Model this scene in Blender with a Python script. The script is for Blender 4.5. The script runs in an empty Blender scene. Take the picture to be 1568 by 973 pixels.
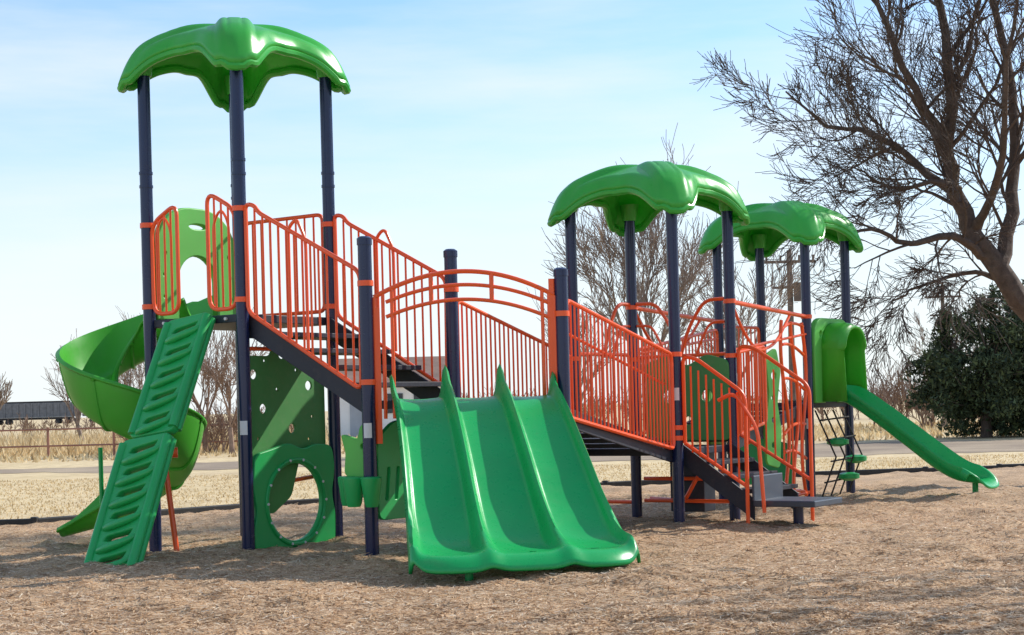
import bpy, math, random
from mathutils import Vector, Matrix
import numpy as np
rng = random.Random(11)
nrg = np.random.default_rng(5)
scene = bpy.context.scene
V = Vector
Z = V((0,0,1))

# ------------------------------------------------------------------ helpers
class MB:
    def __init__(s): s.v=[]; s.f=[]
    def tube(s, pts, r, seg=8, closed=False, cap=True):
        pts=[V(p) for p in pts]; n=len(pts)
        rs = r if isinstance(r,(list,tuple)) else [r]*n
        base=len(s.v)
        def tan(i):
            if closed: return (pts[(i+1)%n]-pts[(i-1)%n]).normalized()
            if i==0: return (pts[1]-pts[0]).normalized()
            if i==n-1: return (pts[-1]-pts[-2]).normalized()
            return (pts[i+1]-pts[i-1]).normalized()
        t=tan(0)
        ref=V((0,0,1)) if abs(t.z)<.9 else V((1,0,0))
        nx=t.cross(ref).normalized()
        for i in range(n):
            t=tan(i)
            nx=(nx-t*nx.dot(t))
            if nx.length<1e-6: nx=t.orthogonal()
            nx.normalize(); ny=t.cross(nx)
            for k in range(seg):
                a=2*math.pi*k/seg
                s.v.append(pts[i]+(nx*math.cos(a)+ny*math.sin(a))*rs[i])
        m=n if closed else n-1
        for i in range(m):
            j=(i+1)%n
            for k in range(seg):
                k2=(k+1)%seg
                s.f.append((base+i*seg+k, base+i*seg+k2, base+j*seg+k2, base+j*seg+k))
        if cap and not closed:
            s.f.append(tuple(base+k for k in range(seg))[::-1])
            s.f.append(tuple(base+(n-1)*seg+k for k in range(seg)))
    def box(s,c,x,y,z):
        """c centre, x,y,z half-vectors"""
        c=V(c);x=V(x);y=V(y);z=V(z);b=len(s.v)
        for sx,sy,sz in ((-1,-1,-1),(1,-1,-1),(1,1,-1),(-1,1,-1),(-1,-1,1),(1,-1,1),(1,1,1),(-1,1,1)):
            s.v.append(c+x*sx+y*sy+z*sz)
        for f in ((0,3,2,1),(4,5,6,7),(0,1,5,4),(1,2,6,5),(2,3,7,6),(3,0,4,7)):
            s.f.append(tuple(b+i for i in f))
    def prism(s,poly,z0,z1):
        b=len(s.v);n=len(poly)
        for p in poly: s.v.append(V((p[0],p[1],z0)))
        for p in poly: s.v.append(V((p[0],p[1],z1)))
        s.f.append(tuple(b+i for i in range(n))[::-1]); s.f.append(tuple(b+n+i for i in range(n)))
        for i in range(n):
            j=(i+1)%n; s.f.append((b+i,b+j,b+n+j,b+n+i))
    def grid(s,rows,closed_u=False):
        b=len(s.v);m=len(rows[0])
        for r in rows: s.v.extend([V(p) for p in r])
        for i in range(len(rows)-1):
            for k in range(m if closed_u else m-1):
                k2=(k+1)%m
                s.f.append((b+i*m+k,b+i*m+k2,b+(i+1)*m+k2,b+(i+1)*m+k))
    def build(s,name,mat,parent=None,smooth=True,solid=0,off=-1,bevel=0,angle=40):
        me=bpy.data.meshes.new(name); me.from_pydata([tuple(p) for p in s.v],[],s.f); me.update()
        ob=bpy.data.objects.new(name,me); scene.collection.objects.link(ob)
        me.materials.append(mat)
        if smooth:
            me.polygons.foreach_set('use_smooth',[True]*len(me.polygons))
            try: me.set_sharp_from_angle(angle=math.radians(angle))
            except Exception: pass
        if bevel:
            m=ob.modifiers.new('b','BEVEL'); m.width=bevel; m.segments=2; m.limit_method='ANGLE'
        if solid:
            m=ob.modifiers.new('s','SOLIDIFY'); m.thickness=solid; m.offset=off
        if parent: ob.parent=parent
        return ob

def empty(name):
    e=bpy.data.objects.new(name,None); scene.collection.objects.link(e); return e

def fillet(pts,rad,n=5,closed=False):
    pts=[V(p) for p in pts]; out=[]; N=len(pts)
    for i in range(N):
        if not closed and i in (0,N-1): out.append(pts[i]); continue
        p=pts[i]; a=pts[(i-1)%N]; b=pts[(i+1)%N]
        da=(a-p); db=(b-p); r=min(rad,da.length*.48,db.length*.48)
        p0=p+da.normalized()*r; p1=p+db.normalized()*r
        for k in range(n+1):
            t=k/n; out.append(p0*(1-t)**2+p*2*t*(1-t)+p1*t*t)
    return out

def circ(cx,cy,r,n=28,ry=None):
    ry=ry or r
    return [(cx+r*math.cos(2*math.pi*i/n),cy+ry*math.sin(2*math.pi*i/n)) for i in range(n)]
def poly_round(pts,rad,n=5):
    return [(p.x,p.y) for p in fillet([V((a,b,0)) for a,b in pts],rad,n,True)]

def panel(name,outline,holes,thick,mat,o,xd,yd,parent,bevel=.006):
    cu=bpy.data.curves.new(name,'CURVE'); cu.dimensions='2D'; cu.fill_mode='BOTH'
    cu.extrude=thick/2; cu.bevel_depth=bevel; cu.bevel_resolution=1
    for pl in [outline]+holes:
        sp=cu.splines.new('POLY'); sp.points.add(len(pl)-1); sp.use_cyclic_u=True
        for i,p in enumerate(pl): sp.points[i].co=(p[0],p[1],0,1)
    tmp=bpy.data.objects.new(name+'_c',cu); scene.collection.objects.link(tmp)
    bpy.context.view_layer.update()
    dg=bpy.context.evaluated_depsgraph_get()
    me=bpy.data.meshes.new_from_object(tmp.evaluated_get(dg))
    bpy.data.objects.remove(tmp); 
    xd=V(xd).normalized(); yd=V(yd).normalized(); zd=xd.cross(yd).normalized(); o=V(o)
    M=Matrix(((xd.x,yd.x,zd.x,o.x),(xd.y,yd.y,zd.y,o.y),(xd.z,yd.z,zd.z,o.z),(0,0,0,1)))
    me.transform(M); me.materials.clear(); me.materials.append(mat)
    ob=bpy.data.objects.new(name,me); scene.collection.objects.link(ob); ob.parent=parent
    return ob

# ------------------------------------------------------------------ materials
def newmat(name):
    m=bpy.data.materials.new(name); m.use_nodes=True; nt=m.node_tree
    return m,nt,nt.nodes['Principled BSDF'],nt.nodes['Material Output']
def N(nt,t,**k):
    n=nt.nodes.new(t)
    for a,b in k.items(): setattr(n,a,b)
    return n
def noise(nt,scale,detail=3,rough=.55,vec=None,coord='Object'):
    n=N(nt,'ShaderNodeTexNoise'); n.inputs['Scale'].default_value=scale; n.inputs['Detail'].default_value=detail; n.inputs['Roughness'].default_value=rough
    if vec is None:
        tc=N(nt,'ShaderNodeTexCoord'); vec=tc.outputs[coord]
    nt.links.new(vec,n.inputs['Vector']); return n
def ramp(nt,src,stops):
    r=N(nt,'ShaderNodeValToRGB'); e=r.color_ramp.elements
    while len(e)<len(stops): e.new(.5)
    for i,(p,c) in enumerate(stops): e[i].position=p; e[i].color=(*c,1)
    nt.links.new(src,r.inputs['Fac']); return r
def mix(nt,f,a,b,mode='MIX'):
    m=N(nt,'ShaderNodeMix',data_type='RGBA',blend_type=mode)
    for s,v in (('Factor',f),('A',a),('B',b)):
        i=[q for q in m.inputs if q.name==s and (q.type=='RGBA' or (s=='Factor' and q.type=='VALUE'))][0]
        if isinstance(v,(int,float)): i.default_value=v
        elif isinstance(v,tuple): i.default_value=(*v,1)
        else: nt.links.new(v,i)
    return [q for q in m.outputs if q.type=='RGBA'][0]
def bump(nt,src,strength,dist,bs):
    b=N(nt,'ShaderNodeBump'); b.inputs['Strength'].default_value=strength; b.inputs['Distance'].default_value=dist
    nt.links.new(src,b.inputs['Height']); nt.links.new(b.outputs['Normal'],bs.inputs['Normal']); return b
def add_trans(nt,bs,out,col,f):
    tr=N(nt,'ShaderNodeBsdfTranslucent'); nt.links.new(col,tr.inputs['Color'])
    mx=N(nt,'ShaderNodeMixShader'); mx.inputs[0].default_value=f
    nt.links.new(bs.outputs[0],mx.inputs[1]); nt.links.new(tr.outputs[0],mx.inputs[2]); nt.links.new(mx.outputs[0],out.inputs['Surface'])

def plastic(name,col,rough=.35,var=.18,trans=0.0,dust=.12):
    m,nt,bs,out=newmat(name)
    n=noise(nt,1.7,2); n2=noise(nt,14,4,.7)
    d=tuple(c*(1-var) for c in col); l=tuple(min(1,c*(1+var)) for c in col)
    r=ramp(nt,n.outputs['Fac'],[(.3,d),(.7,l)])
    dr=ramp(nt,n2.outputs['Fac'],[(.5,(0,0,0)),(.78,(dust,)*3)])
    c=mix(nt,dr.outputs['Color'],r.outputs['Color'],(.35,.28,.2))
    nt.links.new(c,bs.inputs['Base Color'])
    rr=N(nt,'ShaderNodeMapRange'); rr.inputs['To Min'].default_value=rough-.07; rr.inputs['To Max'].default_value=rough+.16
    nt.links.new(n2.outputs['Fac'],rr.inputs['Value']); nt.links.new(rr.outputs[0],bs.inputs['Roughness'])
    if trans: add_trans(nt,bs,out,c,trans)
    return m

G_SLIDE=plastic('slide_green',(.010,.42,.10),.25,.07,.10,dust=.04)
G_CAN=plastic('canopy_green',(.065,.53,.07),.27,.1,.28,dust=.04)
G_SPIRAL=plastic('spiral_green',(.085,.50,.045),.32,.1,.28,dust=.05)
G_LIGHT=plastic('panel_light_green',(.15,.58,.10),.42,.1,.2,dust=.06)
G_DARK=plastic('panel_dark_green',(.06,.26,.06),.5,.1)
G_CLIMB=plastic('climber_green',(.016,.42,.10),.33,.08,.08,dust=.06)
NAVY=plastic('post_navy',(.007,.015,.065),.20,.08,0,dust=.02)
RED=plastic('rail_orange',(.97,.115,.020),.28,.05,dust=.02)
DECK=plastic('deck_dark',(.018,.022,.036),.5,.2,dust=.08)
BLACK=plastic('border_black',(.02,.02,.02),.6,.2)
ROPE=plastic('rope_dark',(.03,.028,.028),.8,.2)
LABEL=plastic('label_white',(.7,.7,.68),.5,.03)

# ------------------------------------------------------------------ layout
e1=V((.574,.819,0)); e2=V((-.819,.574,0))
def sq(B,s=1.15): 
    B=V(B); return B, B+e1*s, B+e1*s+e2*s, B+e2*s      # front, right, back, left
B_,C_,D_,A_=sq((-2.29,14.0,0))
J_,K_,I_,H_=sq((1.57,15.6,0))
M_,N_,L_,O_=sq((3.47,19.1,0))
E_=V((-1.16,13.21,0)); F_=V((-.50,14.15,0)); G_=V((.43,13.5,0))
D1,D2,D3,D4=2.1,1.32,.80,1.2
play=empty('playground_structure')

# posts
pr=.056
def post(p,top,label=False,collar=None):
    mb=MB(); mb.tube([p+V((0,0,-.15)),p+V((0,0,top-.012)),p+V((0,0,top))],[pr,pr,pr*.8],24)
    mb.build('post',NAVY,play)
    if collar:
        c=MB(); 
        for dz in (0,.12): c.tube([p+Z*(collar+dz-.012),p+Z*(collar+dz+.012)],pr+.006,24)
        c.build('post_collar',NAVY,play)
    if label:
        c=MB(); rows=[]
        for z in (label-.06,label+.06):
            rows.append([p+V((math.cos(a)*(pr+.001),math.sin(a)*(pr+.001),z)) for a in [math.radians(x) for x in range(225,300,8)]])
        c.grid(rows); c.build('post_label',LABEL,play)
for p,l in ((A_,0),(B_,1.12),(C_,0),(D_,0)): post(p,4.38,l,3.3)
post(E_,2.63,1.08); post(F_,2.60); post(G_,2.36)
for p,l in ((J_,1.32),(K_,0),(I_,0),(H_,0)): post(p,3.26,l)
for p,l in ((M_,.95),(N_,0),(L_,0),(O_,0)): post(p,3.26,l)
post(V((.55,17.7,0)),.78)
# caps
mb=MB()
for p,z in ((E_,2.63),(F_,2.6),(G_,2.36)): mb.tube([p+Z*(z-.05),p+Z*(z+.004),p+Z*(z+.02)],[pr+.006,pr+.006,pr*.7],24)
mb.build('post_caps',NAVY,play)

# canopies
def canopy(c,top):
    c=V(c); rows=[]; nr,nph=40,216; a0=math.atan2(e1.y,e1.x)+math.pi/4
    Rc,Rm=1.01,.62
    def R(ph):
        d=((ph-a0+math.pi/4)%(math.pi/2))-math.pi/4
        return Rm+(Rc-Rm)*max(0,math.cos(2*d))**3.7, d
    def sst(x): x=min(1,max(0,x)); return x*x*(3-2*x)
    def P(rr,ph):
        R_,d=R(ph); r=R_*rr
        dp=abs(r*math.sin(d))
        s=sst((r-.03)/.45)
        z=top-.34*(r/1.0)**1.9-.12*max(0,(r-.72)/.28)**2
        z+=.065*(1-sst((dp-.095)/.075))*s-.01*s
        z-=.010*math.exp(-((dp-.062)/.011)**2)*s
        z-=.022*(1-abs(math.cos(2*d)))*sst((r-.25)/.3)
        z-=.10*max(0,(rr-.86)/.14)**2
        return c+V((r*math.cos(ph),r*math.sin(ph),z))
    for i in range(nr+1):
        rows.append([P(i/nr+1e-4,2*math.pi*k/nph) for k in range(nph)])
    mb=MB(); mb.grid(rows,True)
    mb.build('canopy',G_CAN,play,solid=.03,angle=70)
    ed=MB(); ed.tube([q+V((0,0,-.02)) for q in rows[-1]],.036,8,closed=True); ed.build('canopy_rim',G_CAN,play)
    for k in range(4):
        ph=a0+k*math.pi/2; em=MB()
        pc=P(.42,ph); dr=(P(.47,ph)-P(.37,ph)).normalized(); la=V((-math.sin(ph),math.cos(ph),0))
        nn=la.cross(dr); nn= nn if nn.z>0 else -nn
        em.tube([pc+dr*.085*math.cos(t)+la*.055*math.sin(t)+nn*(.008) for t in [2*math.pi*j/24 for j in range(24)]],.010,6,closed=True)
        em.tube([pc-dr*.045+nn*.006,pc+dr*.045+nn*.006],.012,6)
        em.tube([pc-la*.03+dr*.02,pc+la*.03+dr*.02],.010,6)
        em.build('canopy_emblem',G_CAN,play)
        pp=c+V((math.cos(ph),math.sin(ph),0))*.813
        so=MB(); so.tube([pp+Z*(top-.43),pp+Z*(top-.26)],[pr+.015,pr+.045],20); so.build('canopy_socket',G_CAN,play)
canopy((A_+C_)/2,4.72); canopy((H_+K_)/2,3.59); canopy((O_+N_)/2,3.59)

# decks
mb=MB()
def deckq(pts,z):
    mb.prism([(p.x,p.y) for p in pts],z-.07,z)
deckq((B_,C_,D_,A_),D1); deckq((E_,G_,F_),D2); deckq((J_,K_,I_,H_),D3); deckq((M_,N_,L_,O_),D4)
mb.build('decks',DECK,play,False,bevel=.006)
def bracket(a,b,z,n=3):
    m2=MB(); d=(b-a).normalized()
    for t in [ (i+.5)/n for i in range(n)]:
        c=a.lerp(b,t)+Z*(z-.035); m2.tube([c-Z.cross(d)*.02,c+Z.cross(d)*.02],.014,8)
    m2.build('deck_bolts',LABEL,play)
bracket(A_,B_,D1)

# stairs
def stairs(a0,b0,a1,b1,z0,z1,n,strh=.2):
    s=MB()
    for i in range(n):
        t0=(i)/n; t1=(i+1.15)/n; z=z0-(z0-z1)*(i+1)/(n+1)
        A0=a0.lerp(a1,t0);A1=a0.lerp(a1,min(1,t1));B0=b0.lerp(b1,t0);B1=b0.lerp(b1,min(1,t1))
        s.prism([(A0.x,A0.y),(A1.x,A1.y),(B1.x,B1.y),(B0.x,B0.y)],z-.04,z)
    for p0,p1,o in ((a0,a1,1),(b0,b1,-1)):
        d=(p1-p0); dn=d.normalized(); side=V((-dn.y,dn.x,0))
        c=(p0+p1)/2+Z*((z0+z1)/2-.06)
        s.box(c,(d+Z*(z1-z0))/2,side*.012,Z*strh/2)
    s.build('stairs',DECK,play,False,bevel=.003)
dn=-e2
stairs(B_+e1*.07,C_-e1*.07,E_+(C_-B_).normalized()*.07,F_-(C_-B_).normalized()*.07,D1-.02,D2,4)
stairs(G_+dn*-.03,F_+dn*.03,J_-dn*.05,H_+dn*.05,D2-.1,D3,6,.16)
stairs(J_+e1*.1,K_-e1*.1,J_+dn*.75+e1*.1,K_+dn*.75-e1*.1,D3,.28,3,.2)
stairs(K_+e2*.06,I_-e2*.06,M_+e2*.06,O_-e2*.06,D3+.02,D4,7,.12)
# transfer platform
mb=MB()
p0=J_+dn*.76+e1*.05; p1=J_+dn*1.38+e1*.05
q1=p1+e1*.62; q0=p0+e1*.62
mb.prism([(p.x,p.y) for p in (p0,p1,q1,q0)],.25,.31)
mb.box((p0+q0)/2+Z*.42,(q0-p0)/2,dn*.012,Z*.12)
mb.build('transfer_platform',plastic('platform_grey',(.05,.065,.09),.4,.2),play,False,bevel=.01)
mb=MB(); 
c=(p0+p1+q0+q1)/4
mb.tube([c-Z*.1,c+Z*.25],.05,16); mb.build('platform_leg',NAVY,play)

# railings
R1,R2=.019,.0105
rail=MB()
def pickets(a,b,zb0,zb1,zt0,zt1,sp=.1,fr=True,inset=.08,corner=.07,gap=0):
    a=V(a);b=V(b);d=(b-a);L=d.length;dn_=d/L
    a2=a+dn_*inset;b2=b-dn_*inset
    f=lambda t,z0,z1: a2.lerp(b2,t)+Z*(z0+(z1-z0)*t)
    if fr:
        rail.tube(fillet([f(0,zb0,zb1),f(1,zb0,zb1),f(1,zt0,zt1),f(0,zt0,zt1)],corner,5,True),R1,8,closed=True)
    n=max(2,int((b2-a2).length/sp))
    for i in range(1,n):
        t=i/n; rail.tube([f(t,zb0,zb1),f(t,zt0,zt1)],R2,6)
def post_clamp(p,z):
    rail.tube([p+Z*(z-.022),p+Z*(z+.022)],pr+.010,16)
def loop(a,b,z0,zt_a,zt_b,n=2,corner=.1):
    rail.tube(fillet([a+Z*z0,b+Z*z0,b+Z*zt_b,a+Z*zt_a],corner,6,True),R1,8,closed=True)
    for i in range(1,n+1):
        t=i/(n+1); rail.tube([a.lerp(b,t)+Z*z0,a.lerp(b,t)+Z*(zt_a+(zt_b-zt_a)*t)],R2,6)
ab=(B_-A_)
loop(A_+ab*.05,A_+ab*.33,D1+.05,D1+.86,D1+1.02,3,.12)
loop(A_+ab*.66,A_+ab*.95,D1+.05,D1+1.08,D1+.9,3,.12)
for s0,s1 in ((.10,.26),(.72,.88)):
    p=A_+ab*s0;q=A_+ab*s1
    rail.tube(fillet([p+Z*(D1+.1),p+Z*(D1+.8),(p+q)/2+Z*(D1+.93),q+Z*(D1+.8),q+Z*(D1+.1)],.08,5),R2*1.2,6)
def stair_rail(a,b,z0,z1,h0=.97,h1=1.02,n=14,wave=True):
    d=(b-a); 
    def f(t,h): return a.lerp(b,t)+Z*(z0+(z1-z0)*t+h)
    rail.tube(fillet([f(.05,.05),f(.95,.05),f(.96,h1),f(.16,h0),f(.12,h0+.04),f(.05,h0-.0)],.08,5,True),R1,8,closed=True)
    for i in range(1,n):
        t=.06+.9*i/n; rail.tube([f(t,.05),f(t,h0+(h1-h0)*t)],R2,6)
stair_rail(B_,E_,D1,D2); stair_rail(C_,F_,D1,D2)
for a,b in ((B_,E_),(C_,F_)):
    f=lambda t,h:a.lerp(b,t)+Z*(D1+(D2-D1)*t+h)
    rail.tube(fillet([f(.40,.08),f(.40,1.0),f(.47,1.13),f(.54,1.0),f(.54,.08)],.08,5),R1*.8,8)
for p,z in ((A_,D1+.12),(A_,D1+.85),(B_,D1+.12),(B_,D1+.9),(C_,D1+.85),(C_,D1+.1),(E_,D2+.15),(E_,D2+.95),(F_,D2+.95)): post_clamp(p,z)
pickets(C_,D_,D1+.06,D1+.06,D1+.95,D1+.95)
# triple slide arch barrier between E and G
eg=G_-E_; W=eg.length
def arch(h0,rise,a=.05,b=.95,r=R1):
    pts=[]
    for i in range(25):
        t=a+(b-a)*i/24; x=2*(t-.5)
        pts.append(E_+eg*t+Z*(D2+h0+rise*(1-x*x)))
    rail.tube(pts,r,8)
arch(.80,.24,.04,.96); arch(.72,.21,.10,.94,.016); arch(.60,.21,.10,.94,.016)
for t in (.04,.085,.13,.9,.935,.965):
    x=2*(t-.5); rail.tube([E_+eg*t+Z*(D2-.15),E_+eg*t+Z*(D2+.80+.24*(1-x*x))],R1 if t in(.04,.965) else .015,8)
for t in (.33,.64):
    x=2*(t-.5); rail.tube([E_+eg*t+Z*(D2+.6+.21*(1-x*x)),E_+eg*t+Z*(D2+.80+.24*(1-x*x))],R1,8)
q=E_+eg*.045; rail.box(q+Z*(D2+.2),eg.normalized()*.02,e2*.02,Z*.55)
q=E_+eg*.955; rail.box(q+Z*(D2+.35),eg.normalized()*.022,e1*.02,Z*.62)
pickets(G_,J_,D2-.18,D3+.0,D2+.80,D3+.90,.075,inset=.09)
pickets(F_,H_,D2-.10,D3+.03,D2+.86,D3+.93,.085,inset=.09)
rail.tube([G_.lerp(J_,.05)+e2*.08+Z*(D2+.55),G_.lerp(J_,.95)+e2*.08+Z*(D3+.62)],.014,8)
pickets(H_,I_,D3+.05,D3+.05,D3+.95,D3+.95,.1)
for p,z in ((J_,1.7),(K_,1.7),(H_,1.7),(I_,1.7),(J_,.9),(K_,2.25),(I_,2.25),(M_,2.2),(O_,2.2),(G_,2.0),(J_,1.0)): post_clamp(p,z)
def tr_rail(p,z0,z1,L,h,foot):
    f=lambda t,z: p+dn*(L*t)+Z*z
    rail.tube(fillet([f(.1,z0+.05),f(.1,z0+h),f(.3,z0+h-.03),f(1,z1+h),f(1,z1+.02)],.1,5),R1,8)
    rail.tube([f(.1,z0+.05),f(1,z1+.02)],R1,8)
    for i in range(1,8):
        t=.1+.9*i/8; zz=z0+(z1-z0)*t; rail.tube([f(t,zz+.04),f(t,zz+h-.02)],R2,6)
    if foot: rail.tube([f(1,z1+.1),f(1,-.05)],R1,8)
tr_rail(J_+e1*.02,D3,.42,.72,.88,True)
tr_rail(K_,D3+.05,.42,.85,.95,True)
rail.tube(fillet([J_+dn*.45+Z*1.25,J_+dn*.62+Z*1.32,J_+dn*.85+Z*.98,J_+dn*.9+Z*.2],.12,5),R1,8)
for a,b in ((K_,M_),(I_,O_)):
    rail.tube([a+Z*2.25,b+Z*2.2],.024,10)
    rail.tube([a+Z*1.75,b+Z*2.0],.015,8)
    f=lambda t,z:a.lerp(b,t)+Z*z
    rail.tube(fillet([f(.03,2.22),f(.15,1.95),f(.32,1.75),f(.55,1.85),f(.75,2.18)],.25,7),.017,8)
pickets(K_,K_.lerp(M_,.42),.88,1.0,1.72,1.82,.09,inset=.05)
pickets(I_,O_,.9,1.25,1.8,2.1,.11,inset=.08)
pickets(O_,L_,D4+.05,D4+.05,D4+.95,D4+.95,.11)
mk=(K_-M_); 
def wob(t,ph,amp=.05):
    pts=[]
    for i in range(22):
        s=i/21; z=.12+2.0*s; pts.append(M_+mk*(t+amp*math.sin(ph+s*6.5)*(1-.2*s))+Z*z)
    return pts
for t,ph in ((.07,0),(.20,1.2),(.34,2.3)): rail.tube(wob(t,ph),.021,8)
for z,da in ((.15,0),(.55,.1),(.95,-.1),(1.35,.12),(1.75,.1),(2.08,-.06)):
    a=M_+mk*.06+Z*z; b=M_+mk*.36+Z*(z+da)
    m_=(a+b)/2+Z*.1-e1*.06
    rail.tube([a*(1-t)**2+m_*2*t*(1-t)+b*t*t for t in [i/8 for i in range(9)]],.018,8)
rail.tube([M_+Z*.15,M_+mk*.42+Z*.15],.02,8)
for a,b,s in ((I_,H_,1),(I_,K_,1),(K_,I_,1)):
    f=lambda t,z:a.lerp(b,t)+Z*z
    rail.tube(fillet([f(.05,2.28),f(.25,2.28),f(.42,2.0),f(.5,1.72)],.2,7),R1,8)
    rail.tube(fillet([f(.05,2.05),f(.2,2.05),f(.3,1.85),f(.34,1.72)],.15,7),.014,8)
rail.tube([I_+Z*1.72,K_+Z*1.72],R1,8)
for z in (.22,.45): rail.tube([I_+e2*-.1+Z*z,K_+Z*z],.02,8)
rail.tube(fillet([I_+Z*.22+e1*.3,I_.lerp(K_,.5)+Z*.22,I_.lerp(K_,.65)+Z*.5,K_+Z*.5],.08,5),.022,8)
rail.tube([V((.55,17.7,.2)),I_+Z*.2],.02,8)
f=lambda t,z:B_.lerp(C_,t)+Z*z
rail.tube(fillet([f(.05,1.93),f(.42,1.93),f(.38,1.80),f(.05,1.80)],.05,5),.018,8)
rail.tube([f(.12,.30)+e2*.10,f(.45,.62)+e2*.10,f(.9,.66)+e2*.10],.02,8)
rail.tube([V((-2.80,13.60,-.1)),V((-2.92,13.66,.88))],.024,8)
rail.tube([V((-3.0,13.75,.93)),V((-2.83,13.78,.93))],.045,12)
rail.build('safety_rails',RED,play)

# slides
def slide(name,o,fd,run,w0,w1,lanes,zs,horn,mat,finh=.12,lipdrop=.06,thick=.025,fade=.85):
    o=V(o); fd=V(fd).normalized(); lat=V((-fd.y,fd.x,0)) ; 
    ns,nw=90,lanes*40
    def prof(s): 
        for i in range(len(zs)-1):
            if s<=zs[i+1][0]:
                a,b=zs[i],zs[i+1]
                break
        m=lambda j:( (zs[min(j+1,len(zs)-1)][1]-zs[max(j-1,0)][1])/(zs[min(j+1,len(zs)-1)][0]-zs[max(j-1,0)][0]) )
        h=b[0]-a[0]; t=(s-a[0])/h
        return (2*t**3-3*t*t+1)*a[1]+(t**3-2*t*t+t)*h*m(i)+(-2*t**3+3*t*t)*b[1]+(t**3-t*t)*h*m(i+1)
    rows=[]
    for i in range(ns+1):
        s=i/ns; row=[]
        for k in range(nw+1):
            u=-1+2*k/nw
            ends=1-.12*abs(u)**5
            ss=s*ends
            w=(w0+(w1-w0)*ss**1.7)
            x=u*w
            lw=2/lanes; q=((u+1)/lw)%1.0; q=min(q,1-q)
            e=max(0,(s-.66)/.34); fd_=1-fade*e*e*(3-2*e)
            wd=.060+.07*e
            outer=abs(u)>1-lw*.3
            fin=math.exp(-(q/wd)**2)
            fh=finh*(fd_ if not outer else max(fd_,.55)) + horn*math.exp(-(s/.045)**2)
            z=prof(ss)+fin*fh - .06*(1-(1-2*q)**2)*(.35+.65*s)*fd_ 
            z-=lipdrop*max(0,(s-.93)/.07)**2
            if abs(u)>.975: z-= .09*((abs(u)-.975)/.025)
            row.append(o+fd*(run*ss)+lat*x+Z*z)
        rows.append(row)
    m=MB(); m.grid(rows); return m.build(name,mat,play,solid=thick,off=0,angle=75)
fd=V((.215,-.976,0))
so=(E_+G_)/2+V((.05,-.02,0))
zs=[(0,1.33),(.09,1.30),(.22,1.14),(.42,.80),(.58,.50),(.72,.30),(.86,.225),(1.0,.225)]
slide('triple_slide',so,fd,2.05,.68,.87,3,zs,.13,G_SLIDE,.13,.11)
mb=MB(); lat=V((.976,.215,0))
for x in (-.42,.05,.5): 
    q=so+fd*1.83+lat*x; mb.tube([q-Z*.1,q+Z*.22],.03,12)
mb.build('triple_slide_feet',G_SLIDE,play)
sm=(M_+N_)/2+dn*.08
zs2=[(0,1.24),(.12,1.2),(.3,.98),(.5,.70),(.7,.42),(.82,.31),(1,.28)]
slide('single_slide',sm,dn,1.9,.27,.33,1,zs2,.0,G_SLIDE,.18,.06,.025,.3)
mb=MB(); q=sm+dn*1.68; mb.tube([q-Z*.1,q+Z*.25],.035,12); mb.tube([q+Z*.02,q+Z*.05],.07,12); 
mb.build('slide_foot',G_SLIDE,play)
def arch_outline(w,h,r,base=0):
    pts=[(-w,base),(-w,h-r)]
    for i in range(9):
        a=math.pi-(math.pi/2)*i/8; pts.append((-w+r+r*math.cos(a),h-r+r*math.sin(a)))
    for i in range(9):
        a=math.pi/2-(math.pi/2)*i/8; pts.append((w-r+r*math.cos(a),h-r+r*math.sin(a)))
    pts.append((w,base)); return pts
out=arch_outline(.5,.98,.22); inn=arch_outline(.24,.68,.23,-.02)
out2=out+[(p[0],max(p[1],0)) for p in inn[::-1]]
panel('slide_hood',out2,[circ(-.33,.8,.05),circ(.33,.8,.05)],.05,G_LIGHT,(M_+N_)/2+dn*.03+Z*D4,e1,Z,play,.012)
mb=MB(); rows=[]
for dx,sc in ((0,1.0),(.08,1.02),(.17,1.0),(.25,.95)):
    pts=arch_outline(.30*sc,.90*sc,.27*sc)
    rows.append([(M_+N_)/2+dn*(.05+dx*(1.25-1.0*math.sin(math.pi*min(1,max(0,p[1])/.62))))+e1*p[0]+Z*(D4+p[1]) for p in pts])
mb.grid(rows); mb.build('slide_hood_visor',G_SPIRAL,play,solid=.03,angle=60)

# spiral slide hood on tower 1 (A-D face)
out=arch_outline(.50,1.02,.42)
inn=arch_outline(.25,.60,.25,-.02)
ov=[circ(-.02,.86,.13,20,.035)]+[circ(x,y,.022,10) for x,y in ((-.42,.2),(.42,.2),(-.42,.4),(.42,.4),(-.4,.6),(.4,.6))]
panel('slide_hood',out+[(p[0],max(p[1],0)) for p in inn[::-1]],ov,.05,G_LIGHT,(A_+D_)/2+Z*(D1+.02),e2.cross(Z)*-1,Z,play,.012)

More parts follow.
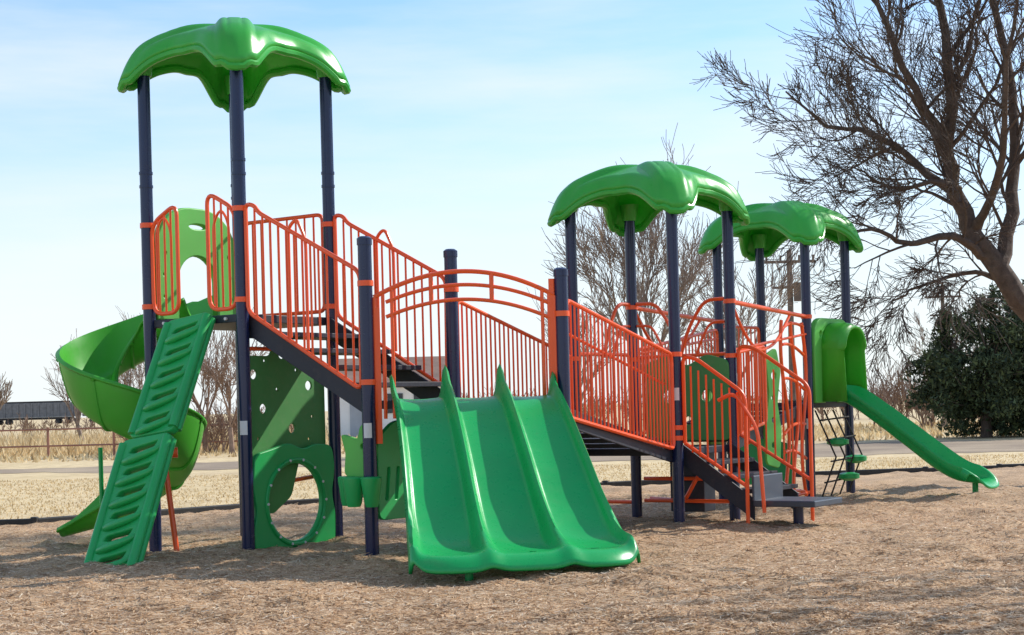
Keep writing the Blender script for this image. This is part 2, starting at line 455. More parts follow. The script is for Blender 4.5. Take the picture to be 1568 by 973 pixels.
def spiral():
    path=[]; st=A_.lerp(D_,.60)+e2*.02
    hd=math.atan2(e2.y,e2.x); R=.40; s=.56
    for i in range(8): path.append((st+e2*(s*i/7),hd))
    c=path[-1][0]+V((-math.sin(hd),math.cos(hd),0))*R
    n=70; tot=math.radians(395)
    for i in range(1,n+1):
        th=hd+tot*i/n; path.append((c+V((math.sin(th),-math.cos(th),0))*R,th))
    last=path[-1]
    for i in range(1,12):
        path.append((last[0]+V((math.cos(last[1]),math.sin(last[1]),0))*.07*i,last[1]))
    L=[0]
    for i in range(1,len(path)): L.append(L[-1]+max(.03,(path[i][0]-path[i-1][0]).length))
    T=L[-1]; rows=[]
    for i,(p,th) in enumerate(path):
        u=L[i]/T
        if u<.1: z=D1-.02-.1*u/.1
        elif u<.88: z=(D1-.12)+(.24-(D1-.12))*((u-.1)/.78)
        else: z=.24-.12*(u-.88)/.12
        inl=V((-math.sin(th),math.cos(th),0))
        k=min(1,max(0,(u-.08)/.12))*min(1,max(0,(1-u)/.12+.15))
        prof=[]
        m=24
        for j in range(m+1):
            a=math.pi*(j/m); lx=-math.cos(a); w=.25
            wall=(.32+.16*k) if lx<0 else .24
            wall*= .3+.7*min(1,(1-u)/.14+.05)
            dz=(abs(lx)**3.0)*wall
            if j in (0,m): dz-=.03; lx*=1.10
            prof.append(p+inl*(lx*w)+Z*(z+dz))
        rows.append(prof)
    m=MB(); m.grid(rows); m.build('spiral_slide',G_SPIRAL,play,solid=.025,off=0,angle=80)
    rb=MB()
    for i in range(6,len(path)-6,9):
        rb.tube([q-Z*.02 for q in rows[i]],.018,6)
    rb.build('spiral_slide_ribs',G_SPIRAL,play)
    sp=MB(); sp.tube([V((-3.98,15.75,-.1)),V((-3.98,15.75,.95))],.022,10)
    q=path[-6][0]; sp.tube([q-Z*.1,q+Z*.15],.03,10)
    sp.build('spiral_slide_supports',G_SLIDE,play)
spiral()

def climber(top,bot,w,nsl,name):
    top=V(top);bot=V(bot); d=(bot-top); L=d.length; yd=-d.normalized()
    xd=(-e2).copy(); xd=(xd-yd*xd.dot(yd)).normalized(); nrm=xd.cross(yd)
    out=poly_round([(-w,0),(w,0),(w,L),(-w,L)],.06)
    holes=[]; st=L/(nsl+.15)
    for i in range(nsl):
        y=st*(i+.55)
        holes.append(poly_round([(-w*.66,y-.015),(-w*.3,y-.03),(w*.50,y+.0),(w*.66,y+.085),(w*.2,y+.065),(-w*.52,y+.045)],.03,3))
    panel(name,out,holes,.05,G_CLIMB,bot,xd,yd,play,.012)
    m=MB()
    for sx in (-1,1):
        m.tube([bot+xd*(sx*(w-.012))+yd*.03+nrm*.025,top+xd*(sx*(w-.012))-yd*.03+nrm*.025],.042,12)
        m.tube([bot+xd*(sx*(w))+yd*.03-nrm*.03,top+xd*(sx*(w))-yd*.03-nrm*.03],.03,12)
    for i in range(nsl):
        y=st*(i+.55)-.07
        pts=[bot+xd*(w*x)+yd*(y+.03*x+dy)+nrm*h for x,h,dy in ((-.80,.01,0),(-.6,.04,-.01),(-.3,.055,-.015),(0,.058,-.01),(.3,.055,0),(.6,.045,.02),(.80,.02,.06))]
        m.tube(pts,[.022,.030,.034,.034,.034,.030,.022],10)
    m.build(name+'_ledges',G_CLIMB,play)
ct=(A_+B_)/2+V((-.03,-.05,D1-.02)); cb=V((-3.24,13.0,.0))
mid=ct.lerp(cb,.48)
climber(ct,mid,.24,5,'climber_upper')
climber(mid+V((-.03,-.05,-.03)),cb+Z*-.02,.26,6,'climber_lower')

# panels under tower 1
holes=[circ(x,y,.045,20) for x,y in ((.52,1.76),(.16,1.58),(.86,1.48),(.27,1.28),(.63,1.10),(.38,.72))]+[circ(x,y,.018,10) for x,y in ((.3,1.7),(.7,1.62),(.45,1.45),(.9,1.2),(.2,1.02),(.85,1.0))]
panel('play_panel_upper',poly_round([(.07,.5),(.35,.35),(.6,.5),(.75,.92),(1.07,.92),(1.07,1.66),(.55,1.96),(.42,1.93),(.38,1.74),(.07,1.74)],.05),holes,.016,G_DARK,B_+e2*.05,e1,Z,play,.002)
cx,cy=.58,.45
out=poly_round([(.08,-.05),(1.07,-.05),(1.10,.3),(1.05,.5),(1.10,.72),(1.07,.93),(.85,.95),(.7,.90),(.5,.97),(.3,.92),(.08,.88),(.05,.6),(.1,.4),(.05,.2)],.07)
panel('play_panel_ring',out,[circ(cx,cy,.35,48)],.03,G_CLIMB,B_+dn*.01,e1,Z,play,.008)
rg=MB(); P=lambda a,r,o=0:B_+dn*(.035+o)+e1*(cx+r*math.cos(a))+Z*(cy+r*math.sin(a))
rg.tube([P(2*math.pi*i/48,.375) for i in range(48)],.018,8,closed=True)
rg.build('panel_ring_rim',G_CLIMB,play)
rg=MB()
for i in range(14):
    a=2*math.pi*i/14; rg.tube([P(a,.375,.01),P(a,.375,.022)],.012,8)
rg.build('panel_ring_bolts',LABEL,play)
mb=MB()
for q,r in ((E_+V((-.13,-.08,0)),.085),(E_+V((.02,-.16,0)),.08),(E_+V((-.20,.10,0)),.07)):
    mb.tube([q+Z*.47,q+Z*.5,q+Z*.62,q+Z*.66,q+Z*.70,q+Z*.71],[r*.6,r*.75,r*.95,r*1.05,r*1.08,r*.95],24)
mb.build('bongo_drums',G_CLIMB,play)
panel('drum_bracket',poly_round([(-.3,.72),(-.05,.66),(.02,.9),(.0,1.15),(-.12,1.12),(-.15,1.0),(-.33,1.05),(-.28,.9)],.04),[circ(-.1,.95,.03)],.03,G_LIGHT,E_+e1*.05,-e2,Z,play)
sl=[poly_round([(x,.5),(x+.05,.5),(x+.09,.78),(x+.04,.78)],.02,3) for x in (.15,.27,.39,.51,.63)]
panel('slotted_panel',poly_round([(.08,.35),(1.0,.35),(1.0,1.0),(.8,1.15),(.3,1.15),(.08,1.0)],.08),sl,.03,G_CLIMB,E_,e1,Z,play)
km=(M_-K_).normalized()
panel('play_panel',poly_round([(.0,.55),(.22,.5),(.26,.9),(.20,1.2),(.27,1.55),(.2,1.8),(.02,1.72),(.07,1.3),(-.02,.9)],.05),[circ(.12,.75,.04),circ(.13,1.02,.04),circ(.15,1.5,.05),circ(.12,1.26,.03)],.02,G_LIGHT,K_.lerp(M_,.42)-e1*.05,(km-e2*.35),Z,play)
panel('play_panel',poly_round([(-.12,.75),(.3,.72),(.34,1.1),(.28,1.5),(-.05,1.62),(-.16,1.2)],.06),[circ(.08,1.0,.05),circ(.12,1.3,.04)],.02,G_LIGHT,K_.lerp(M_,.12)+e2*.35,km,Z,play)
panel('play_panel',poly_round([(.1,D3+.05),(1.05,D3+.05),(1.05,1.65),(.8,1.72),(.58,1.6),(.35,1.72),(.1,1.65)],.06),[circ(.35,1.3,.07),circ(.8,1.3,.07),circ(.58,1.05,.05)],.02,G_DARK,I_+e1*-.06+dn*.1,dn,Z,play)
panel('play_panel',poly_round([(.15,.25),(.95,.2),(.95,.7),(.55,.78),(.15,.7)],.06),[circ(.4,.5,.05),circ(.7,.5,.05)],.02,G_CLIMB,O_,-e2,Z,play)
mb=MB(); mb.prism([(p.x,p.y) for p in (I_+e1*.1+dn*.35,I_+e1*.1+dn*.75,I_+e1*.35+dn*.75,I_+e1*.35+dn*.35)],.1,.74); mb.build('ladder_board',DECK,play,False,bevel=.01)
panel('tower_back_panel',poly_round([(.1,D4-.45),(.55,D4-.45),(.6,D4+.02),(.1,D4+.02)],.05),[],.03,DECK,M_+e2*.3,e1,Z,play)
mb=MB()
for i in range(4):
    a=M_.lerp(N_,.15+.22*i); mb.tube([a+Z*(D4-.1),a+dn*.25+Z*.55,a+dn*.05+Z*.05],.011,6)
for z in (.25,.5,.75,.98): 
    mb.tube([M_.lerp(N_,.12)+dn*(.22-abs(z-.55)*.35)+Z*z,M_.lerp(N_,.85)+dn*(.22-abs(z-.55)*.35)+Z*(z+.03)],.011,6)
mb.build('net_climber',ROPE,play)
mb=MB()
for t,z in ((.3,.72),(.55,.3),(.75,.5)):
    c=M_.lerp(N_,t)+dn*.2+Z*z; mb.tube([c-Z*.05,c-Z*.02,c+Z*.03,c+Z*.05],[.05,.13,.13,.06],20)
mb.build('net_pods',G_CLIMB,play)
mb=MB()
for x in (0,.12,.24):
    p=F_.lerp(H_,.15)+dn*x
    for k in range(14): 
        q=p+Z*(.1+.07*k); d_=V((1,0,0)) if k%2 else V((0,1,0))
        mb.tube([q+Z*.03,q+d_*.015,q-Z*.03,q-d_*.015],.004,5,closed=True)
mb.build('chain_climber',ROPE,play)

# ------------------------------------------------------------------ ground
CP=[(-60,15),(-12,17.8),(-5.5,18.7),(-3.4,20.8),(0,23.2),(4,25.2),(14,27.5),(60,32)]
def curb_y(x): return np.interp(x,[p[0] for p in CP],[p[1] for p in CP])
def gh(x,y):
    h=.025*np.sin(x*1.9+1.3*np.sin(y*1.1))+.02*np.sin(y*2.7+x*1.3+1)+.014*np.sin(x*6.1-y*3.7)*np.sin(y*2.9)+.010*np.sin(y*9.3+x*5.2+2*np.sin(x*3))
    h+=.018*np.sin(x*7.3+2.2*np.sin(y*5.1))*np.sin(y*8.1+2.0*np.sin(x*6.3))
    h+=.009*np.sin(x*17+y*13+3*np.sin(y*4.3))*np.sin(y*15+3*np.sin(x*5))+.006*np.sin(y*23-x*19)
    def g(cx,cy,s,a): return a*np.exp(-(((x-cx)**2+(y-cy)**2)/s**2))
    h+=g(-1.2,13.2,.7,.05)+g(-2.2,13.8,.5,.04)+g(5.2,18.0,.9,.10)+g(-.9,12.3,.8,.03)+g(2.6,15.2,.8,.03)
    h=h+.02
    return .012+.5*(h+np.sqrt(h*h+.0009))
xs=np.arange(-11,14.01,.06); ts=np.linspace(0,1,380)
vv=[]
for x in xs:
    y=4+(curb_y(float(x))-.05-4)*ts
    vv.append(np.stack([np.full_like(y,x),y,gh(x,y)],1))
vv=np.concatenate(vv); nt_=len(ts)
i=np.arange(len(xs)-1)[:,None]*nt_+np.arange(nt_-1)[None,:]; i=i.ravel()
ff=np.stack([i,i+nt_,i+nt_+1,i+1],1)
def npmesh(name,v,f,mat,smooth=True,parent=None):
    me=bpy.data.meshes.new(name); k=f.shape[1]
    me.vertices.add(len(v)); me.vertices.foreach_set('co',v.astype(np.float32).ravel())
    me.loops.add(f.size); me.loops.foreach_set('vertex_index',f.astype(np.int32).ravel())
    me.polygons.add(len(f)); me.polygons.foreach_set('loop_start',np.arange(0,f.size,k,dtype=np.int32)); 
    me.polygons.foreach_set('use_smooth',np.full(len(f),smooth))
    me.update(calc_edges=True); me.validate()
    me.materials.append(mat); ob=bpy.data.objects.new(name,me); scene.collection.objects.link(ob)
    if parent: ob.parent=parent
    return ob
m,nt,bs,out_=newmat('mulch'); MUL=m
n1=noise(nt,70,5,.75); n2=noise(nt,1.1,3)
r1=ramp(nt,n1.outputs['Fac'],[(.28,(.14,.08,.045)),(.45,(.42,.27,.155)),(.6,(.63,.45,.275)),(.78,(.76,.60,.41))])
r2=ramp(nt,n2.outputs['Fac'],[(.35,(.80,.77,.74)),(.65,(1.1,1.07,1.03))])
nt.links.new(mix(nt,1.0,r1.outputs['Color'],r2.outputs['Color'],'MULTIPLY'),bs.inputs['Base Color']); bs.inputs['Roughness'].default_value=.95
bump(nt,n1.outputs['Fac'],.6,.012,bs)
npmesh('mulch_bed',vv,ff,MUL)
m,nt,bs,out_=newmat('wood_chips'); CH=m
ge=N(nt,'ShaderNodeNewGeometry')
r1=ramp(nt,ge.outputs['Random Per Island'],[(0,(.20,.115,.06)),(.2,(.45,.28,.16)),(.55,(.72,.52,.32)),(.85,(.84,.67,.46)),(1,(.88,.77,.60))])
nt.links.new(r1.outputs['Color'],bs.inputs['Base Color']); bs.inputs['Roughness'].default_value=.65
add_trans(nt,bs,out_,r1.outputs['Color'],.38)
n=190000
yy=8.0*(22/8.0)**(nrg.random(n)**1.15); xx=(nrg.random(n)-.5)*2*(yy*.44)+.3
ok=yy<curb_y(xx)-.15; xx=xx[ok];yy=yy[ok];n=len(xx)
L=nrg.uniform(.010,.040,n)*(1+(nrg.random(n)<.08)*1.0); w=nrg.uniform(.002,.0045,n); a=nrg.uniform(0,2*np.pi,n); ti=nrg.normal(0,.15,n); ro=nrg.normal(0,.35,n)
c=np.stack([xx,yy,gh(xx,yy)+nrg.uniform(.002,.009,n)],1)
dx=np.stack([np.cos(a)*np.cos(ti),np.sin(a)*np.cos(ti),np.sin(ti)],1)*L[:,None]
dy=np.stack([-np.sin(a)*np.cos(ro),np.cos(a)*np.cos(ro),np.sin(ro)],1)*w[:,None]
v=np.stack([c-dx-dy*.6,c+dx-dy,c+dx*.9+dy,c-dx+dy],1).reshape(-1,3)
npmesh('wood_chip_mulch',v,np.arange(n*4).reshape(-1,4),CH,False)

m,nt,bs,out_=newmat('dry_grass'); GR=m
n1=noise(nt,.12,4,.6); n2=noise(nt,3.0,5,.7); n3=noise(nt,28,3,.7)
r1=ramp(nt,n1.outputs['Fac'],[(.35,(.60,.46,.25)),(.5,(.70,.55,.32)),(.68,(.50,.37,.21))])
r2=ramp(nt,n2.outputs['Fac'],[(.3,(.68,.64,.58)),(.6,(1.08,1.08,1.06))])
r3=ramp(nt,n3.outputs['Fac'],[(.3,(.7,.66,.6)),(.6,(1.08,1.08,1.08))])
cc_=mix(nt,1.0,r1.outputs['Color'],r2.outputs['Color'],'MULTIPLY'); cc_=mix(nt,.7,cc_,r3.outputs['Color'],'MULTIPLY')
nt.links.new(cc_,bs.inputs['Base Color']); bs.inputs['Roughness'].default_value=.95
mb=MB(); S=3000; mb.grid([[(-S,-60,0),(S,-60,0)],[(-S,S,0),(S,S,0)]]); mb.build('ground',GR,None,False)
m,nt,bs,out_=newmat('gravel_road'); 
n1=noise(nt,.35,5,.65); n3=noise(nt,30,3,.7)
r1=ramp(nt,n1.outputs['Fac'],[(.35,(.29,.225,.17)),(.65,(.47,.37,.26))]); r3=ramp(nt,n3.outputs['Fac'],[(.3,(.7,.7,.7)),(.7,(1.1,1.1,1.1))])
nt.links.new(mix(nt,1.0,r1.outputs['Color'],r3.outputs['Color'],'MULTIPLY'),bs.inputs['Base Color']); bs.inputs['Roughness'].default_value=1; bs.inputs['Specular IOR Level'].default_value=.1
ROAD=m
mb=MB(); rows=[[],[]]
for i in range(361):
    x=-90+i*.6; yc=39-.03*x+.8*math.sin(x*.05); hw=4.6 if x>4 else max(1.6,4.6+(x-4)*.18)
    j1=.45*math.sin(x*.9)+.3*math.sin(x*2.3+1)+.2*math.sin(x*5.1); j2=.6*math.sin(x*.7+1)+.35*math.sin(x*1.9)+.25*math.sin(x*4.3)
    rows[0].append((x,yc-hw+j1,.006)); rows[1].append((x,yc+hw+j2,.006))
mb.grid(rows); mb.build('road',ROAD)
m,nt,bs,out_=newmat('tall_grass'); TG=m
ge=N(nt,'ShaderNodeNewGeometry')
r1=ramp(nt,ge.outputs['Random Per Island'],[(0,(.46,.32,.16)),(.5,(.66,.50,.27)),(1,(.80,.66,.41))])
nt.links.new(r1.outputs['Color'],bs.inputs['Base Color']); bs.inputs['Roughness'].default_value=.9
add_trans(nt,bs,out_,r1.outputs['Color'],.4)
def blades(name,n,xr,yr,hmin,hmax,wd,curb=False):
    x=nrg.uniform(*xr,n); y=nrg.uniform(*yr,n)
    if curb:
        k=y>curb_y(x)+.1; x=x[k];y=y[k]
    n=len(x); h=nrg.uniform(hmin,hmax,n)*(.7+.5*np.sin(x*.9+2*np.sin(y*.5))**2); a=nrg.uniform(0,np.pi,n); lx=nrg.normal(0,.4,n)*h; ly=nrg.normal(0,.4,n)*h
    c=np.stack([x,y,np.zeros(n)],1); d=np.stack([np.cos(a),np.sin(a),np.zeros(n)],1)*wd
    v=np.stack([c-d,c+d,c+np.stack([lx,ly,h],1)],1).reshape(-1,3)
    return npmesh(name,v,np.arange(n*3).reshape(-1,3),TG,False)
blades('lawn_grass',50000,(-14,16),(18.5,33),.015,.045,.012,True)
blades('tall_dry_grass',24000,(-60,-8),(53,75),.25,.8,.04)
blades('field_grass',22000,(-20,50),(46,72),.08,.22,.04)
mb=MB(); pts=CP[1:7]
for (a,b),(c,d) in zip(pts,pts[1:]):
    p=V((a,b,0));q=V((c,d,0)); L_=(q-p).length; k=int(L_/1.2)
    for j in range(k):
        s=p.lerp(q,j/k);t=p.lerp(q,(j+1)/k); dd=(t-s); nn=V((-dd.y,dd.x,0)).normalized()
        mb.box((s+t)/2+Z*(.03+.015*rng.random()),dd*.49,nn*.045,Z*.065)
        mb.tube([s,s+Z*.12],.05,10)
mb.build('mulch_border',BLACK,None,False,bevel=.012)

# ------------------------------------------------------------------ trees
def barkc(name,c,sc=5):
    m,nt,bs,o=newmat(name); n1=noise(nt,sc,4,.7); r1=ramp(nt,n1.outputs['Fac'],[(.3,tuple(x*.5 for x in c)),(.7,c)]); nt.links.new(r1.outputs['Color'],bs.inputs['Base Color']); bs.inputs['Roughness'].default_value=.9
    return m
BARK=barkc('bark',(.14,.098,.075),9)
nt_b=BARK.node_tree; nb=[n for n in nt_b.nodes if n.type=='TEX_NOISE'][0]; bump(nt_b,nb.outputs['Fac'],.8,.03,nt_b.nodes['Principled BSDF'])
BARK2=barkc('bark_pale',(.36,.27,.21)); BARK3=barkc('bark_shrub',(.36,.235,.165))
def rdir(d,ang,rg):
    o=d.orthogonal().normalized(); o.rotate(Matrix.Rotation(rg.uniform(0,2*math.pi),3,d))
    return (d*math.cos(ang)+o*math.sin(ang)).normalized()
def grow(mb,rg,p,d,L,r,lvl,maxl,up=.06,wan=.16,nch=5,spread=.75,seg=4,rmin=.004):
    ns=5 if lvl<2 else (4 if lvl<maxl else 3); pts=[p];dirs=[d]
    for i in range(ns):
        d=(d+V((rg.gauss(0,wan),rg.gauss(0,wan),rg.gauss(0,wan)+up))).normalized()
        p=p+d*(L/ns); pts.append(p);dirs.append(d)
    rr=[max(rmin,r*(1-.65*i/ns)) for i in range(ns+1)]
    mb.tube(pts,rr,seg if lvl<maxl-1 else 3,cap=False)
    if lvl>=maxl: return
    for c in range(nch):
        f=rg.uniform(.2,1)*ns; i=min(ns-1,int(f)); q=pts[i].lerp(pts[i+1],f-i)
        dd=rdir(dirs[i],rg.uniform(.35,1)*spread,rg)
        grow(mb,rg,q,dd,L*rg.uniform(.45,.78),rr[i]*.6,lvl+1,maxl,up,wan,nch,spread,seg,rmin)
def limb(mb,rg,pts,r0,r1,nlimb,cl,maxl,lo=.25,cr=.022,**k):
    pts=[V(p) for p in pts]
    sm=[]
    for i in range(len(pts)-1):
        for j in range(4):
            t=j/4; p_=pts[max(i-1,0)];a=pts[i];b=pts[i+1];n_=pts[min(i+2,len(pts)-1)]
            sm.append(.5*((2*a)+(-p_+b)*t+(2*p_-5*a+4*b-n_)*t*t+(-p_+3*a-3*b+n_)*t**3)+V((rg.gauss(0,.03),rg.gauss(0,.02),0)))
    sm.append(pts[-1]); n=len(sm); rr=[r0+(r1-r0)*(i/(n-1))**.75 for i in range(n)]
    mb.tube(sm,rr,9,cap=False)
    for c in range(nlimb):
        f=(lo+(1-lo)*(c+rg.random())/nlimb)*(n-1); i=min(n-2,int(f)); d=(sm[i+1]-sm[i]).normalized()
        grow(mb,rg,sm[i],rdir(d,rg.uniform(.4,1.05),rg),cl*rg.uniform(.6,1.2),min(cr,rr[i]*.5),1,maxl,**k)
    return sm
rt=random.Random(29); mb=MB()
y0=22; kw=dict(spread=.75,rmin=.0042,nch=5,wan=.14)
limb(mb,rt,[(8.3,y0,-.1),(7.9,y0,.9),(7.25,y0,2.0),(6.6,y0,2.95),(6.2,y0+.1,3.7),(5.95,y0,4.5),(6.0,y0-.2,5.7),(5.65,y0,7.2),(5.4,y0,8.6)],.25,.02,15,1.6,4,.45,.034,**kw)
limb(mb,rt,[(6.6,y0,2.95),(6.9,y0+.3,4.0),(7.0,y0+.4,5.4),(6.7,y0+.6,7.2),(6.9,y0+.6,9.0)],.12,.02,13,1.5,4,.12,.032,**kw)
limb(mb,rt,[(6.5,y0,3.05),(5.9,y0-.3,3.35),(5.3,y0-.4,3.25),(4.8,y0-.5,3.45),(4.35,y0-.5,3.3)],.075,.012,10,.85,4,.1,.020,up=-.02,**kw)
limb(mb,rt,[(6.15,y0,3.8),(5.6,y0+.3,4.4),(5.0,y0+.5,4.9),(4.5,y0+.6,5.0),(3.9,y0+.6,5.5)],.075,.012,10,1.05,4,.15,.020,**kw)
limb(mb,rt,[(5.95,y0,4.6),(5.3,y0-.4,5.6),(4.9,y0-.5,6.6),(4.7,y0-.6,7.6)],.075,.014,11,1.3,4,.12,.024,**kw)
limb(mb,rt,[(7.3,y0,2.0),(7.9,y0-.6,3.2),(8.1,y0-1,4.8),(8.3,y0-1,6.8)],.12,.02,9,1.5,4,.2,.028,**kw)
limb(mb,rt,[(6.3,y0,3.5),(6.4,y0-1.0,4.3),(6.3,y0-1.6,5.4),(6.5,y0-2.0,6.8)],.07,.014,9,1.2,4,.2,.022,**kw)
limb(mb,rt,[(6.8,y0,2.7),(6.3,y0+.2,2.9),(5.7,y0+.3,2.75),(5.2,y0+.3,2.5)],.05,.010,8,.65,4,.2,.014,up=-.05,**kw)
limb(mb,rt,[(6.1,y0,4.0),(5.7,y0-.2,4.1),(5.2,y0-.2,4.0),(4.6,y0-.3,4.3)],.055,.010,8,.85,4,.2,.017,**kw)
mb.build('bare_tree',BARK)
def tree(name,p,H,r,seed,maxl=5,mat=BARK2,nch=5,rmin=.008,spread=.62,stems=4,lean=.33):
    rg=random.Random(seed); mb=MB(); p=V(p)
    top=p+V((rg.uniform(-.2,.2),rg.uniform(-.2,.2),H*.22)); mb.tube([p-Z*.1,p.lerp(top,.5),top],[r*1.2,r,r*.85],8,cap=False)
    for i in range(stems):
        a=2*math.pi*i/stems+rg.uniform(-.4,.4); d=V((math.cos(a)*lean,math.sin(a)*lean,1)).normalized()
        grow(mb,rg,top-Z*.03*i*H*.1,d,H*.45,r*.5,1,maxl,.09,.12,nch,spread,4,rmin)
    return mb.build(name,mat)
tree('bare_tree',(4.1,46,0),6.6,.15,3); tree('bare_tree',(6.9,50,0),5.6,.12,8,5,BARK2,4); tree('bare_tree',(1.9,52,0),4.9,.12,15,4)
tree('bare_tree',(-16.8,64,0),4.2,.10,31,4); tree('bare_tree',(-15.0,66,0),4.6,.10,32,4)
tree('bare_tree',(-9.8,52,0),4.2,.09,35,4,BARK3); tree('bare_tree',(-8.6,50,0),3.6,.08,36,4,BARK3)
tree('bare_tree',(-60,190,0),6,.2,37,4,BARK2,5,.03)
tree('bare_tree',(17.5,60,0),4.2,.1,41,4); tree('bare_tree',(15.3,58,0),3.9,.1,42,4)
# unseen trees added outside the frame on the right to throw branch shadows
tree('bare_tree',(10.2,12.6,0),7.5,.2,53,3,BARK,5,.020,.8,5,.6)
tree('bare_tree',(5.8,5.6,0),6.5,.2,54,3,BARK,5,.020,.8,4,.6)
mb=MB(); rg=random.Random(77)
def shrubs(n,xr,yr,h0,h1,st,nc,rm):
    for i in range(n):
        x=rg.uniform(*xr); y=rg.uniform(*yr); h=rg.uniform(h0,h1)
        for j in range(st):
            grow(mb,rg,V((x,y,0)),V((rg.uniform(-.35,.35),rg.uniform(-.35,.35),1)).normalized(),h*.7,.022,3,5,.05,.15,nc,.55,3,rm)
shrubs(190,(14,44),(60,68),1.0,2.6,3,4,.010); shrubs(40,(-13,-7),(50,56),.8,1.6,3,4,.009); shrubs(150,(-4,30),(80,95),1.0,2.0,2,4,.013); shrubs(90,(-50,-12),(95,120),.6,1.3,2,4,.015)
mb.build('bare_shrubs',BARK3)
m,nt,bs,out_=newmat('juniper_foliage')
ge=N(nt,'ShaderNodeNewGeometry'); r1=ramp(nt,ge.outputs['Random Per Island'],[(0,(.018,.030,.012)),(.6,(.050,.072,.025)),(1,(.12,.15,.05))])
nt.links.new(r1.outputs['Color'],bs.inputs['Base Color']); bs.inputs['Roughness'].default_value=.8; JU=m
def juniper(c,rx,H,seed,n=26000):
    g=np.random.default_rng(seed); par=empty('juniper_tree'); 
    nc=140; cl=g.normal(0,1,(nc,3)); cl=cl/np.linalg.norm(cl,axis=1)[:,None]*g.uniform(.45,1.06,nc)[:,None]
    k=g.integers(0,nc,n); p=cl[k]+g.normal(0,.08,(n,3))
    taper=1-.22*np.clip(p[:,2],-1,1)
    P=np.stack([c[0]+p[:,0]*rx*taper,c[1]+p[:,1]*rx*taper,c[2]+H*.5+p[:,2]*H*.5],1)
    ok=P[:,2]>.05; P=P[ok]; n=len(P)
    d=g.normal(0,1,(n,3)); d[:,2]+=.8; d/=np.linalg.norm(d,axis=1)[:,None]; e=np.cross(d,g.normal(0,1,(n,3))); e/=np.linalg.norm(e,axis=1)[:,None]
    s=g.uniform(.05,.14,n)[:,None]
    v=np.stack([P-e*s*.35,P+e*s*.35,P+d*s*1.4],1).reshape(-1,3)
    npmesh('foliage',v,np.arange(n*3).reshape(-1,3),JU,False,par)
    t=MB(); t.tube([(c[0],c[1],-.1),(c[0],c[1],H*.7)],[.18,.05],8)
    rg=random.Random(seed)
    for i in range(14): grow(t,rg,V((c[0],c[1],H*rg.uniform(.1,.5))),V((rg.uniform(-1,1),rg.uniform(-1,1),.5)).normalized(),rx*.8,.05,3,4)
    t.build('trunk',BARK,par)
juniper((13.35,46,0),1.85,4.0,1); juniper((15.6,46.8,0),2.1,4.5,2)

# ------------------------------------------------------------------ background objects
WHITE=plastic('wall_white',(.86,.85,.82),.7,.04,0,dust=.05); ROOF=plastic('roof_brown',(.22,.14,.10),.8,.2); DOOR=plastic('door_grey',(.38,.41,.45),.5,.1); GLASS=plastic('window_dark',(.03,.04,.05),.15,.1)
hs=empty('white_house')
X0,X1,Y0,Y1,ZW,ZP=-8.1,-3.2,75,82,2.5,3.6
mb=MB(); mb.prism([(X0,Y0),(X1,Y0),(X1,Y1),(X0,Y1)],0,ZW)
b=len(mb.v); ym=(Y0+Y1)/2; mb.v+= [V((X0,Y0,ZW)),V((X0,Y1,ZW)),V((X0,ym,ZP-.05)),V((X1,Y0,ZW)),V((X1,Y1,ZW)),V((X1,ym,ZP-.05))]
mb.f+=[(b,b+1,b+2),(b+3,b+5,b+4)]
mb.build('walls',WHITE,hs,False)
mb=MB(); mb.grid([[(X0-.4,Y0-.4,ZW-.13),(X1+.4,Y0-.4,ZW-.13)],[(X0-.4,ym,ZP),(X1+.4,ym,ZP)],[(X0-.4,Y1+.4,ZW-.13),(X1+.4,Y1+.4,ZW-.13)]]); mb.build('roof',ROOF,hs,False,solid=.12,off=1)
mb=MB(); mb.box((-6.9,Y0-.02,1.1),(.55,0,0),(0,.03,0),(0,0,1.08)); mb.build('door',DOOR,hs,False)
mb=MB()
for x in (-5.4,-4.1): mb.box((x,Y0-.02,1.5),(.4,0,0),(0,.03,0),(0,0,.45))
mb.build('windows',GLASS,hs,False)
tr=empty('freight_train'); TC=plastic('train_grey',(.17,.175,.19),.6,.2); TD=plastic('train_dark',(.04,.036,.036),.7,.2)
for i in range(4):
    x0=-148+i*19.5; y=340
    mb=MB(); mb.prism([(x0,y),(x0+18,y),(x0+18,y+3),(x0,y+3)],1.4,4.4)
    for k in range(13): mb.box((x0+.5+k*1.42,y-.1,2.9),(.12,0,0),(0,.12,0),(0,0,1.45))
    mb.build('wagon_body',TC,tr,False)
    mb=MB(); mb.prism([(x0+1,y+.3),(x0+17,y+.3),(x0+17,y+2.7),(x0+1,y+2.7)],.9,1.38)
    for k in (1.8,3.8,14.2,16.2): mb.tube([(x0+k,y+.2,.5),(x0+k,y+2.8,.5)],.5,16)
    mb.prism([(x0+1,y+.4),(x0+17,y+.4),(x0+14,y+2.6),(x0+4,y+2.6)],4.42,4.75)
    mb.build('wagon_bogies',TD,tr,False)
FR=plastic('fence_rust',(.34,.16,.11),.7,.2)
mb=MB()
for i in range(16):
    x=-40+i*2.1; mb.tube([(x,52,-.1),(x,52,.95)],.045,8)
for z in (.35,.88): mb.tube([(-40,52,z),(-8.5,52,z)],.032,6)
mb.build('pipe_fence',FR)
PO=barkc('pole_wood',(.20,.15,.12)); 
def pole(x,y,h):
    mb=MB(); mb.tube([(x,y,-.1),(x,y,h)],[.16,.11],10)
    mb.box((x,y-.1,h-.5),(1.1,0,0),(0,.05,0),(0,0,.06)); mb.box((x,y-.1,h-1.6),(.8,0,0),(0,.05,0),(0,0,.05))
    for dx in (-1,-.4,.4,1): mb.tube([(x+dx,y-.1,h-.45),(x+dx,y-.1,h-.22)],.05,8)
    mb.tube([(x+.32,y-.15,h-2.2),(x+.32,y-.15,h-1.4)],.2,12)
    return mb.build('utility_pole',PO)
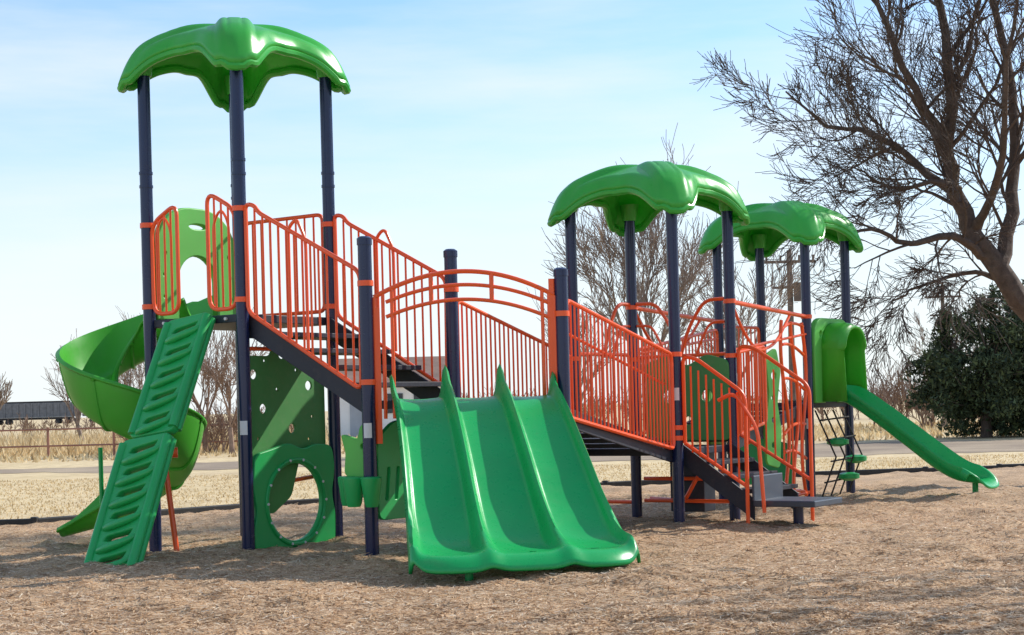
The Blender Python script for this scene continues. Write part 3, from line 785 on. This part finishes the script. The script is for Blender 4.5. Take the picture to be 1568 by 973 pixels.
pole(12.05,70,7.6); pole(26.0,98,7.6); 
mb=MB()
for dx in (-1,1):
    for (a,b) in (((12.05+dx,70,7.3),(26+dx,98,7.3)),((26+dx,98,7.3),(90+dx,150,7.4))):
        A=V(a);Bq=V(b); mb.tube([A.lerp(Bq,t/12)-Z*(.9*4*(t/12)*(1-t/12)) for t in range(13)],.009,4)
mb.build('power_lines',ROPE)

# ------------------------------------------------------------------ light, sky, camera
az,el=math.radians(60),math.radians(36)
sd=V((math.sin(az)*math.cos(el),math.cos(az)*math.cos(el),math.sin(el)))
sl_=bpy.data.lights.new('sun','SUN'); sl_.energy=5.0; sl_.angle=math.radians(.5); sl_.color=(1,.95,.87)
so_=bpy.data.objects.new('sun',sl_); scene.collection.objects.link(so_); so_.rotation_euler=(-sd).to_track_quat('-Z','Y').to_euler()
w=bpy.data.worlds.new('World'); scene.world=w; w.use_nodes=True; nt=w.node_tree; bg=nt.nodes['Background']
sky=N(nt,'ShaderNodeTexSky',sky_type='NISHITA'); sky.sun_disc=False; sky.sun_elevation=el; sky.sun_rotation=az; sky.air_density=1.0; sky.dust_density=.2; sky.ozone_density=1.5
tc=N(nt,'ShaderNodeTexCoord'); mp=N(nt,'ShaderNodeMapping'); mp.inputs['Scale'].default_value=(1.2,1.2,8.0); mp.inputs['Rotation'].default_value=(0,math.radians(9),0)
nt.links.new(tc.outputs['Generated'],mp.inputs['Vector'])
sx=N(nt,'ShaderNodeSeparateXYZ'); nt.links.new(tc.outputs['Generated'],sx.inputs[0])
base=mix(nt,1.0,sky.outputs['Color'],(1.10,1.48,1.78),'MULTIPLY')
hz=ramp(nt,sx.outputs['Z'],[(0,(.95,.95,.95)),(.08,(.74,.74,.74)),(.17,(.34,.34,.34)),(.28,(.02,.02,.02))])
h1=mix(nt,hz.outputs['Color'],base,(7.9,8.3,8.5))
cn=noise(nt,1.7,8,.55,mp.outputs['Vector']); cr=ramp(nt,cn.outputs['Fac'],[(.43,(0,0,0)),(.70,(.72,.72,.72))])
cm=mix(nt,cr.outputs['Color'],h1,(8.1,8.4,8.6))
nt.links.new(cm,bg.inputs['Color']); bg.inputs['Strength'].default_value=.12
cd=bpy.data.cameras.new('camera'); cam=bpy.data.objects.new('camera',cd); scene.collection.objects.link(cam); scene.camera=cam
cd.lens=57.4; cd.sensor_width=36; cd.shift_y=.0861; cd.clip_end=6000
th=math.radians(1.5); s_,c_=math.sin(th),math.cos(th)
cam.matrix_world=Matrix(((c_,s_,0,0),(0,0,-1,0),(-s_,c_,0,1.25),(0,0,0,1)))
scene.view_settings.view_transform='Standard'; scene.view_settings.look='None'; scene.view_settings.exposure=0
